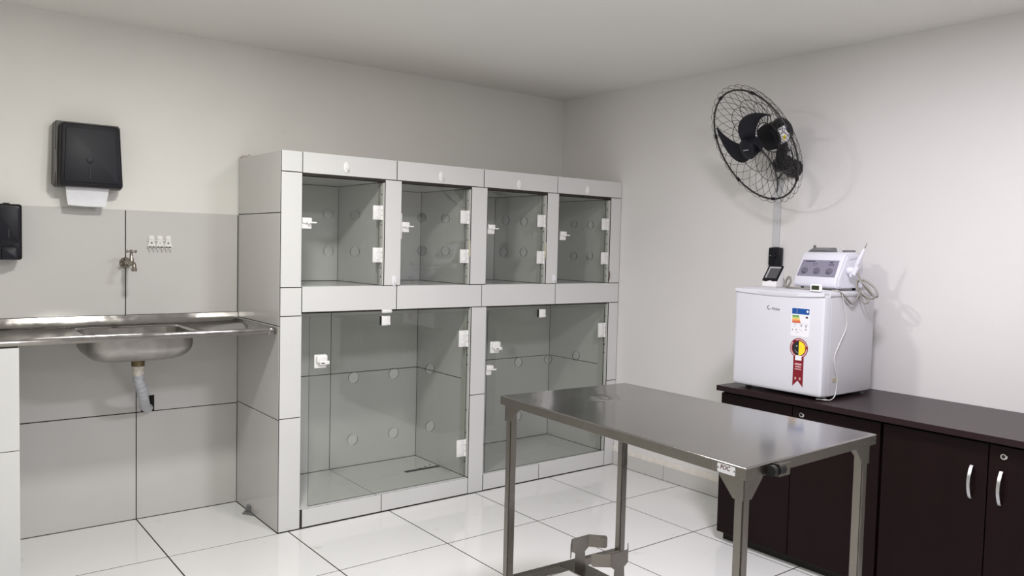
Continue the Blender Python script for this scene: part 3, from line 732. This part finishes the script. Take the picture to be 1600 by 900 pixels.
# raised grey tray lid on top
bm = nb(); prism(bm, [(-.300, ZT + .190), (-.290, ZT + .198), (-.255, ZT + .214), (-.225, ZT + .214), (-.215, ZT + .190)], lambda u, v, d: (u, d, v), -2.385, -2.262)
bmesh.ops.bevel(bm, geom=list(bm.edges), offset=.003, segments=2, affect='EDGES'); obj('tool_tray', bm, 'grey', DV, smooth=40)
bx('tray_slot', (-.291, -.288, -2.378, -2.275, ZT + .1915, ZT + .1985), 'ink', DV)
bx('rear_tray', (-.24, -.20, -2.480, -2.428, ZT + .193, ZT + .203), 'grey', DV, .003, 2)
bm = nb(); tube(bm, spline([(-.23, -2.395, ZT + .188), (-.23, -2.408, ZT + .214), (-.23, -2.425, ZT + .214), (-.23, -2.440, ZT + .190)], 18), .0018, 6); obj('wire_loop', bm, 'wcable', DV, smooth=60)
bm = nb(); tube(bm, spline([(-.20, -2.252, ZT + .02), (-.215, -2.236, ZT + .06), (-.23, -2.244, ZT + .13), (-.25, -2.262, ZT + .185), (-.26, -2.275, ZT + .225)], 24), .007, 8); obj('rear_hose', bm, 'grey', DV, smooth=60)
for x in (-.345, -.20):
    for y in (dy0 + .03, dy1 - .03): bm = nb(); lathe(bm, (x, y, ZT), (0, 0, 1), [(0, .008), (.012, .009)], 10); obj('foot', bm, 'rubber', DV)
# handpiece bracket and handpiece on the right cheek
bm = nb(); lathe(bm, (-.285, dy0 - .002, 1.446), (-.15, -1, .05), [(0, .020), (.012, .021), (.03, .016), (.042, .012)], 18)
cyl(bm, (-.292, dy0 - .036, 1.428), (-.285, dy0 - .052, 1.468), .0125, 14, .0115); cyl(bm, (-.295, dy0 - .024, 1.433), (-.295, dy0 - .024, 1.418), .008, 12)
obj('handpiece_holder', bm, 'device', DV, smooth=45)
hb = Vector((-.287, -2.549, 1.462)); ht = Vector((-.275, -2.585, 1.556))
HPz = tag(obj('handpiece', lathe(nb(), hb, ht - hb, [(0, .0075), (.012, .0115), (.03, .0118), (.07, .0095), (.098, .0065), (.104, .004)], 18), 'device', None, smooth=45, turn=XF[DV.name]),
          'white dental handpiece with a thin steel tip held upright beside the scaler', 'handpiece')
WORLD[HPz.name] = Vector((0, 0, 0))
dvv = (ht - hb).normalized(); t0 = hb + dvv * .102
bm = nb(); tube(bm, spline([t0, t0 + dvv * .012, t0 + dvv * .020 + Vector((0, -.003, .003)), t0 + dvv * .024 + Vector((0, .001, .008))], 16), lambda t: .0026 - .0014 * t, 8); obj('steel_tip', bm, 'grey', HPz, smooth=60, turn=XF[DV.name])
# grey hand-piece lead: loops hanging by the fridge side
ld = spline([(-.283, -2.526, 1.455), (-.275, -2.540, 1.425), (-.27, -2.558, 1.39), (-.272, -2.595, 1.350), (-.27, -2.625, 1.325), (-.275, -2.640, 1.335), (-.275, -2.620, 1.372), (-.28, -2.575, 1.402),
             (-.285, -2.545, 1.400), (-.285, -2.543, 1.365), (-.28, -2.572, 1.330), (-.285, -2.600, 1.302), (-.29, -2.585, 1.292), (-.295, -2.560, 1.315), (-.30, -2.5465, 1.360), (-.30, -2.546, 1.392), (-.30, -2.555, 1.405),
             (-.295, -2.580, 1.385), (-.29, -2.612, 1.352), (-.285, -2.628, 1.322), (-.285, -2.605, 1.318), (-.29, -2.565, 1.340), (-.31, -2.566, 1.335), (-.345, -2.566, 1.302), (-.375, -2.566, 1.290), (-.405, -2.566, 1.305), (-.450, -2.562, 1.335), (-.468, -2.545, 1.352), (-.44, -2.50, 1.3515)], 260)
bm = nb(); tube(bm, ld, .0052, 8)
obj('handpiece_lead', bm, 'cable', DV, smooth=60, label='grey lead coiled over the right side of the fridge')
bm = nb(); tube(bm, spline([(-.27, -2.13, 1.3515), (-.32, -2.178, 1.3515), (-.31, -2.188, 1.378), (-.30, -2.176, 1.402), (-.29, -2.154, 1.396), (-.29, -2.146, 1.366), (-.31, -2.160, 1.3515), (-.335, -2.190, 1.358), (-.33, -2.196, 1.385), (-.32, -2.176, 1.396), (-.315, -2.160, 1.375), (-.335, -2.178, 1.3515), (-.36, -2.21, 1.3515), (-.395, -2.24, 1.3515), (-.42, -2.30, 1.3515), (-.43, -2.38, 1.3515), (-.43, -2.44, 1.3515)], 110), .0045, 8)
obj('power_cable', bm, 'cable', DV, smooth=60, label='grey power cable lying left of the unit')

# pulse meter with sloping screen
PM = root('desk_monitor', (-.33, -2.103, ZT), 'small white monitor with sloping black screen at left of the fridge top', 'monitor')
XF[PM.name] = Matrix.Translation((-.373, -2.056, ZT)) @ Matrix.Diagonal((.78, .80, .97, 1)) @ Matrix.Translation((.418, 2.066, -ZT))
bm = nb(); prism(bm, [(-.418, ZT), (-.418, ZT + .020), (-.410, ZT + .034), (-.340, ZT + .108), (-.328, ZT + .106), (-.318, ZT + .012), (-.318, ZT)], lambda u, v, d: (u, d, v), -2.172, -2.066)
bmesh.ops.bevel(bm, geom=list(bm.edges), offset=.003, segments=2, affect='EDGES'); obj('stand', bm, 'white', PM, smooth=40)
q1 = Vector((.070, 0, .074)).normalized(); qn = Vector((-.074, 0, .070)).normalized(); qb = Vector((-.410, 0, ZT + .034))
def onM(t, y, off): return qb + q1 * t + qn * off + Vector((0, y, 0))
bm = nb(); prism(bm, [(-.002, -2.066), (.108, -2.066), (.108, -2.174), (.0, -2.174), (-.004, -2.15), (.002, -2.12), (-.006, -2.09)], lambda u, v, d: onM(u, v, d), -.004, .006); bz = obj('bezel', bm, 'black', PM)
bm = nb(); prism(bm, [(.014, -2.078), (.098, -2.078), (.098, -2.164), (.014, -2.164)], lambda u, v, d: onM(u, v, d), .0055, .0066); obj('screen_rim', bm, 'screen_rim', bz)
bm = nb(); prism(bm, [(.012, -2.090), (.086, -2.090), (.086, -2.165), (.012, -2.165)], lambda u, v, d: onM(u, v, d), .006, .0074); obj('screen', bm, 'screen', bz)
bm = nb(); tube(bm, spline([(-.33, -2.173, ZT + .05), (-.335, -2.182, ZT + .03), (-.345, -2.184, ZT + .004)], 12), .003, 6); obj('lead', bm, 'cable', PM, smooth=60, turn=XF[PM.name])

# little thermometer and its thin probe lead
TH = root('fridge_thermometer', (-.555, -2.483, ZT), 'tiny white thermometer with dark display on the front edge of the fridge', 'thermometer')
bx('case', (-.562, -.545, -2.512, -2.455, ZT, ZT + .036), 'white', TH, .004, 2)
bx('display', (-.5632, -.5615, -2.503, -2.464, ZT + .009, ZT + .029), 'lcd', TH)
bm = nb(); tube(bm, spline([(-.548, -2.510, ZT + .008), (-.50, -2.535, ZT + .004), (-.462, -2.553, 1.350), (-.455, -2.562, 1.33), (-.430, -2.560, 1.27), (-.405, -2.560, 1.205), (-.410, -2.560, 1.165), (-.455, -2.560, 1.105), (-.500, -2.560, 1.035), (-.490, -2.560, .985), (-.468, -2.560, .935), (-.470, -2.560, .885), (-.485, -2.562, .850), (-.525, -2.566, .836), (-.560, -2.560, .838), (-.575, -2.52, .838)], 120), .0022, 6)
obj('probe_lead', bm, 'wcable', TH, smooth=60, label='thin white probe lead hanging down the fridge side')

# ------------------------------------------------------------------ fan switch on the wall
SW = root('fan_switch', (0, -1.884, 1.50), 'black fan speed switch on the right wall behind the small monitor', 'switch')
bx('case', (-.034, -.0005, -1.936, -1.856, 1.452, 1.558), 'black', SW, .008, 3)
bm = nb(); lathe(bm, (-.033, -1.896, 1.512), (-1, 0, 0), [(0, .016), (.010, .014), (.011, .008)], 18); obj('dial', bm, 'black_panel', SW, smooth=35)
bm = nb(); lathe(bm, (-.0342, -1.872, 1.512), (-1, 0, 0), [(0, .003), (.001, .003)], 8); obj('mark', bm, 'print', SW)
DU = bx('cable_duct', (-.014, -.0005, -1.907, -1.867, 1.560, 1.955), 'duct', None, .002); tag(DU, 'pale vertical cable duct on the right wall running from fan to switch', 'duct')

# ------------------------------------------------------------------ wall fan
c = Vector((-.36331, -1.96613, 2.10111)); nv = Vector((-.82511, .29466, -.48206)).normalized()
av = Vector((.33631, .94175, 0)).normalized(); bv = av.cross(nv).normalized(); bv = -bv if bv.z < 0 else bv
def fp(r, th, z): return c + (av * math.cos(th) + bv * math.sin(th)) * r + nv * z
FN = root('wall_fan', (0, -1.976, 2.01), 'black wall fan with wire cage mounted high on the right wall', 'fan')
RR = .318
bm = nb(); tube(bm, [fp(RR, 2 * math.pi * k / 72, 0) for k in range(72)], .0050, 8, True)
rg = obj('cage_ring', bm, 'wire', FN, smooth=60)
for k in range(7):
    a = 2 * math.pi * k / 7 + .3; d_ = (fp(1, a + .01, 0) - fp(1, a - .01, 0)).normalized()
    bm = nb(); cyl(bm, fp(RR, a, 0) - d_ * .011, fp(RR, a, 0) + d_ * .011, .0085, 10); obj('ring_clip', bm, 'black', rg, smooth=35)
def dish(r): return -.105 * (1 - (r / .345) ** 2) - .004
NP = 34
bm = nb()
for k in range(NP):
    th0 = 2 * math.pi * k / NP; sp_ = math.radians(74); pts = []
    for j in range(33):
        x = 2 * j / 32 - 1; r = .085 + (.346 - .085) * (1 - abs(x) ** 2.2); pts.append(fp(r, th0 + sp_ * (.5 + .5 * math.copysign(abs(x) ** 1.25, x)), dish(r)))
    tube(bm, pts, .0012, 4)
for k in range(9):
    th0 = 2 * math.pi * k / 9; sp_ = math.radians(100); pts = []
    for j in range(21):
        t = j / 20; r = .09 + .150 * (math.sin(math.pi * t) ** .6); pts.append(fp(r, th0 + sp_ * t, dish(r) + .004))
    tube(bm, pts, .0017, 4)
obj('rear_cage_wires', bm, 'wire', FN)['kind'] = 'stuff'
bm = nb(); tube(bm, [fp(.086, 2 * math.pi * k / 40, dish(.086)) for k in range(40)], .0032, 6, True); obj('inner_ring', bm, 'wire', FN, smooth=60)
# blades
for tip in (150, 31, -99):
    bm = nb(); N = 15; up, lo2 = [], []
    for j in range(N + 1):
        t = j / N; r = .030 + (.283 - .030) * t; ang = math.radians(tip - 58 + 58 * t ** 1.1)
        half = (.060 + .05 * math.sin(math.pi * min(1, t * 1.15)) ** .8) * (1 - t ** 4) ** .5 * (1 - .25 * t) + .004
        pitch = -math.radians(32 - 10 * t); zc_ = .012
        P0 = fp(r, ang, zc_); tg = (fp(r, ang + .01, 0) - fp(r, ang - .01, 0)).normalized()
        dv_ = tg * math.cos(pitch) + nv * math.sin(pitch)
        up.append(P0 + dv_ * half * .40); lo2.append(P0 - dv_ * half * .58)
    th_ = nv * .0022; V = []
    for s in (1, -1): V.append([[bm.verts.new(q + th_ * s) for q in up], [bm.verts.new(q + th_ * s) for q in lo2]])
    for s in (0, 1):
        for j in range(N): bm.faces.new((V[s][0][j], V[s][0][j + 1], V[s][1][j + 1], V[s][1][j]))
    for e in (0, 1):
        for j in range(N): bm.faces.new((V[0][e][j], V[0][e][j + 1], V[1][e][j + 1], V[1][e][j]))
    for j in (0, N): bm.faces.new((V[0][0][j], V[0][1][j], V[1][1][j], V[1][0][j]))
    obj('blade', bm, 'black_panel', FN, smooth=40)
bm = nb(); lathe(bm, c + nv * -.02, nv, [(0, .045), (.03, .050), (.066, .058), (.072, .056), (.076, .048), (.077, .01)], 32); hubo = obj('hub', bm, 'black_panel', FN, smooth=35)
# maker's mark on the hub: a short grey bar of lettering
gx = (av * -1).normalized()
bm = nb(); o_ = c + nv * .0572
for k in range(7):
    p_ = o_ + av * (.020 - .0065 * k); box(bm, -.0022, .0022, -.003, .003, -.0006, .0006)
    for v in bm.verts[-8:]: v.co = p_ + av * v.co.x + bv * v.co.y + nv * v.co.z
obj('hub_print', bm, 'print', hubo)
# motor behind the cage
bm = nb(); lathe(bm, c + nv * -.085, -nv, [(0, .040), (.002, .070), (.030, .076), (.038, .068), (.100, .066), (.110, .070), (.135, .062), (.150, .035), (.152, .01)], 28); mo = obj('motor', bm, 'black', FN, smooth=35)
bm = nb(); N = 12; A = []
for j in range(N + 1):
    a = math.radians(-205 + 90 * j / N)
    A.append([fp(.0690, a, -.126), fp(.0690, a, -.186), fp(.0650, a, -.186), fp(.0650, a, -.126)])
loft(bm, A, True, True); ml = obj('motor_label', bm, 'sticker', mo)
bm = nb(); A = []
for j in range(5):
    a = math.radians(-165 + 22 * j / 4); A.append([fp(.0698, a, -.140), fp(.0698, a, -.158), fp(.067, a, -.158), fp(.067, a, -.140)])
loft(bm, A, True, True); obj('label_mark', bm, 'yellow', mo)
# neck, swivel and wall bracket
wm = Vector((-.002, -1.985, 2.005))
bm = nb(); tube(bm, spline([c - nv * .150 - bv * .02, c - nv * .165 - bv * .075, Vector((-.15, -1.995, 2.035)), Vector((-.09, -1.990, 2.008)), Vector((-.03, -1.985, 2.005))], 30), lambda t: .026 + .012 * t, 14); obj('neck', bm, 'black', FN, smooth=50)
bm = nb(); lathe(bm, wm, (-1, 0, 0), [(0, .052), (.02, .052), (.03, .046), (.055, .042), (.060, .030)], 28); obj('wall_bracket', bm, 'black', FN, smooth=35)
bm = nb(); lathe(bm, (-.125, -1.990, 2.022), (-.3, -.9, .1), [(-.045, .040), (.0, .044), (.035, .044), (.045, .036)], 24); obj('swivel', bm, 'black', FN, smooth=40)
bm = nb(); tube(bm, spline([c - nv * .20 - bv * .06, c - nv * .19 - bv * .12, Vector((-.10, -2.02, 2.10)), Vector((-.04, -1.99, 2.045)), Vector((-.015, -1.887, 1.950))], 40), .0035, 6); obj('lead', bm, 'black', FN, smooth=60)

# ------------------------------------------------------------------ steel examination table
TBL = root('steel_table', (-1.92, -2.79, 0), 'long stainless steel examination table in the foreground', 'table')
c0, c1, c2, c3 = Vector((-2.2295, -2.225, .965)), Vector((-1.609, -2.2625, .965)), Vector((-1.6045, -3.340, .965)), Vector((-2.290, -3.354, .965))
def tp(u, v, dz=0): return (c0 * (1 - u) + c1 * u) * (1 - v) + (c3 * (1 - u) + c2 * u) * v + Vector((0, 0, dz))
NU, NV = 36, 60; TH_ = .032
ZT_ = .965
du, dv0 = .505, .19
def dip(u, v):
    X = tp(u, v); Dc = tp(du, dv0); q = math.hypot(X.x - Dc.x, X.y - Dc.y)
    e = min(u, 1 - u, v, 1 - v); w_ = min(1, e / .08)
    ang = math.atan2(X.y - Dc.y, X.x - Dc.x)
    return -(.0030 * math.exp(-(q / .05) ** 2) + .0016 * math.exp(-(q / .34) ** 2)) * w_ - .00022 * w_ * math.exp(-(q / .25) ** 2) * math.cos(4 * ang + .6)
bm = nb(); G = [[bm.verts.new(tp(i / NU, j / NV, dip(i / NU, j / NV))) for i in range(NU + 1)] for j in range(NV + 1)]
for j in range(NV):
    for i in range(NU): bm.faces.new((G[j][i], G[j][i + 1], G[j + 1][i + 1], G[j + 1][i]))
obj('table_top', bm, 'steel_top', TBL, smooth=60)
# folded edge round the top: rounded nose then a straight apron
bm = nb(); loops = []
def ring(off, dz):
    ctr = tp(.5, .5); o = []
    q = [c0, c1, c2, c3]
    for k in range(4):
        p_, pv, nx = q[k], q[k - 1], q[(k + 1) % 4]
        o.append(p_ + (p_ - pv).normalized() * off + (p_ - nx).normalized() * off + Vector((0, 0, dz)))
    return o
NR = .0038
loft(bm, [ring(NR * math.sin(a), NR * (math.cos(a) - 1)) for a in [math.pi / 2 * k / 7 for k in range(8)]])
obj('rim', bm, 'steel_top', TBL, smooth=30)
bm = nb()
loft(bm, [ring(NR, -NR), ring(NR, -TH_), ring(.001, -TH_ - .0015), ring(-.02, -TH_ - .0015), ring(-.02, -TH_ + .01)])
obj('apron', bm, 'steel', TBL)
bm = nb(); Dc = tp(du, dv0, dip(du, dv0)); lathe(bm, Dc + Vector((0, 0, -.004)), (0, 0, 1), [(0, .016), (.0055, .018), (.006, .012), (.003, .008), (.003, .001)], 24); obj('drain', bm, 'chrome', TBL, smooth=35)
# legs of square tube with folded corner brackets and feet
corners = [(c0, c1, c3), (c1, c0, c2), (c2, c3, c1), (c3, c2, c0)]
LEGS = []
for cc, ca, cb in corners:
    ua = (ca - cc).normalized(); ub = (cb - cc).normalized(); p_ = cc + (ua + ub) * .012; p_.z = 0
    hw = .031
    def sq(z, i=0): return [p_ + (ua * (i) + ub * i) + Vector((0, 0, z)), p_ + ua * (hw - i) + ub * i + Vector((0, 0, z)), p_ + ua * (hw - i) + ub * (hw - i) + Vector((0, 0, z)), p_ + ua * i + ub * (hw - i) + Vector((0, 0, z))]
    bm = nb(); loft(bm, [sq(.020), sq(ZT_ - TH_ - .002)], True, True)
    bmesh.ops.bevel(bm, geom=[e for e in bm.edges if abs(e.verts[0].co.z - e.verts[1].co.z) > .5], offset=.004, segments=2, affect='EDGES')
    lg = obj('leg', bm, 'steel', TBL, smooth=35)
    bm = nb(); q = p_ + (ua + ub) * (hw / 2); lathe(bm, (q.x, q.y, 0), (0, 0, 1), [(0, .021), (.02, .0225), (.024, .018)], 16); obj('foot', bm, 'rubber', lg, smooth=35)
    bm = nb()
    for U in (ua, ub):
        V_ = ub if U is ua else ua
        o = p_ - V_ * .003 - U * .003; o.z = 0
        prism(bm, [(0, ZT_ - TH_ - .003), (.083, ZT_ - TH_ - .003), (.083, ZT_ - TH_ - .011), (.036, ZT_ - TH_ - .062), (0, ZT_ - TH_ - .062)], lambda u, v, d: o + U * u + V_ * d + Vector((0, 0, v)), 0, .003)
    obj('corner_bracket', bm, 'steel', TBL)
    LEGS.append(p_ + (ua + ub) * hw / 2)
def bar(a, b, z, w_, h):
    d_ = (b - a).normalized(); s_ = Vector((-d_.y, d_.x, 0)); bm = nb()
    loft(bm, [[q + s_ * i * w_ / 2 + Vector((0, 0, z + k * h / 2)) for i, k in ((1, 1), (-1, 1), (-1, -1), (1, -1))] for q in (a + d_ * .015, b - d_ * .015)], True, True); return bm
obj('cross_bar', bar(LEGS[0], LEGS[1], .256, .027, .028), 'steel', TBL)
obj('cross_bar', bar(LEGS[3], LEGS[2], .256, .027, .028), 'steel', TBL)
ma, mb = LEGS[0] * .5 + LEGS[1] * .5, LEGS[3] * .5 + LEGS[2] * .5
obj('stretcher', bar(ma, mb, .272, .092, .005), 'steel', TBL)
def cradle(yb, xc, sgn, z0):
    """flat T shaped cradle, wings bent by 45 degrees"""
    bm = nb(); t = .003; K_ = .88
    def ext(poly, f): prism(bm, poly, f, -t / 2, t / 2)
    f0 = lambda u, v, d: Vector((xc + u * K_, yb + d, z0 + v * K_))
    ext([(-.034, 0), (.034, 0), (.028, .085), (.050, .100), (.050, .155), (-.050, .155), (-.050, .100), (-.028, .085)], f0)
    for s in (1, -1):
        dx = Vector((s * .72, sgn * .69, 0)).normalized(); nn_ = Vector((-dx.y, dx.x, 0))
        f1 = lambda u, v, d, dx=dx, s=s, nn_=nn_: Vector((xc + s * .050 * K_, yb, z0)) + dx * u * K_ + nn_ * d + Vector((0, 0, v * K_))
        ext([(0, .100), (.075, .098), (.082, .106), (.082, .146), (.075, .154), (0, .155)], f1)
    return obj('bottle_cradle', bm, 'steel', TBL)
cradle(-2.375, -1.945, -1, .2745); cradle(-2.570, -1.930, 1, .2745)
# maker's plate on the long side near the corner
sd = (c3 - c0).normalized(); so = Vector((sd.y, -sd.x, 0)); so = so if so.x < 0 else -so
pc = c3 - sd * .060 + so * .0030 + Vector((0, 0, -.018))
bm = nb(); prism(bm, rrect(0, 0, .060, .024, .003, 3), lambda u, v, d: pc + sd * u + Vector((0, 0, v)) + so * d, 0, .0012); npl = obj('name_plate', bm, 'sticker', TBL)
obj('plate_lettering', text_bm('FOC', .0165, lambda u, v, d: pc + sd * (u - .004) + Vector((0, 0, v + .003)) + so * (.0014 + d), .0003, .2, True), mat('print_maroon', (.10, .02, .02), .5), npl)
bm = nb()
for q in (-.027, .027): lathe(bm, pc + sd * q + so * .001, so, [(0, .002), (.0012, .0018)], 8)
obj('plate_rivet', bm, 'ink', npl)
# clamp with a black knob on the near short edge
ed = (c2 - c3).normalized(); eo = Vector((ed.y, -ed.x, 0)); eo = eo if eo.y < 0 else -eo
k0 = c3 + ed * .140 + eo * .003 + Vector((0, 0, -.020))
bm = nb(); prism(bm, [(0, 0), (.024, 0), (.024, .052), (.021, .052), (.021, .003), (0, .003)], lambda u, v, d: k0 + eo * u + ed * (v - .026) + Vector((0, 0, d)), -.017, .017); cl_ = obj('clamp_bracket', bm, 'steel', TBL)
bm = nb(); lathe(bm, k0 + ed * -.048 + eo * .012, ed, [(0, .015), (.014, .015), (.016, .009), (.022, .009), (.024, .0165), (.052, .0165), (.056, .012)], 20); obj('clamp_knob', bm, 'rubber', TBL, smooth=35)
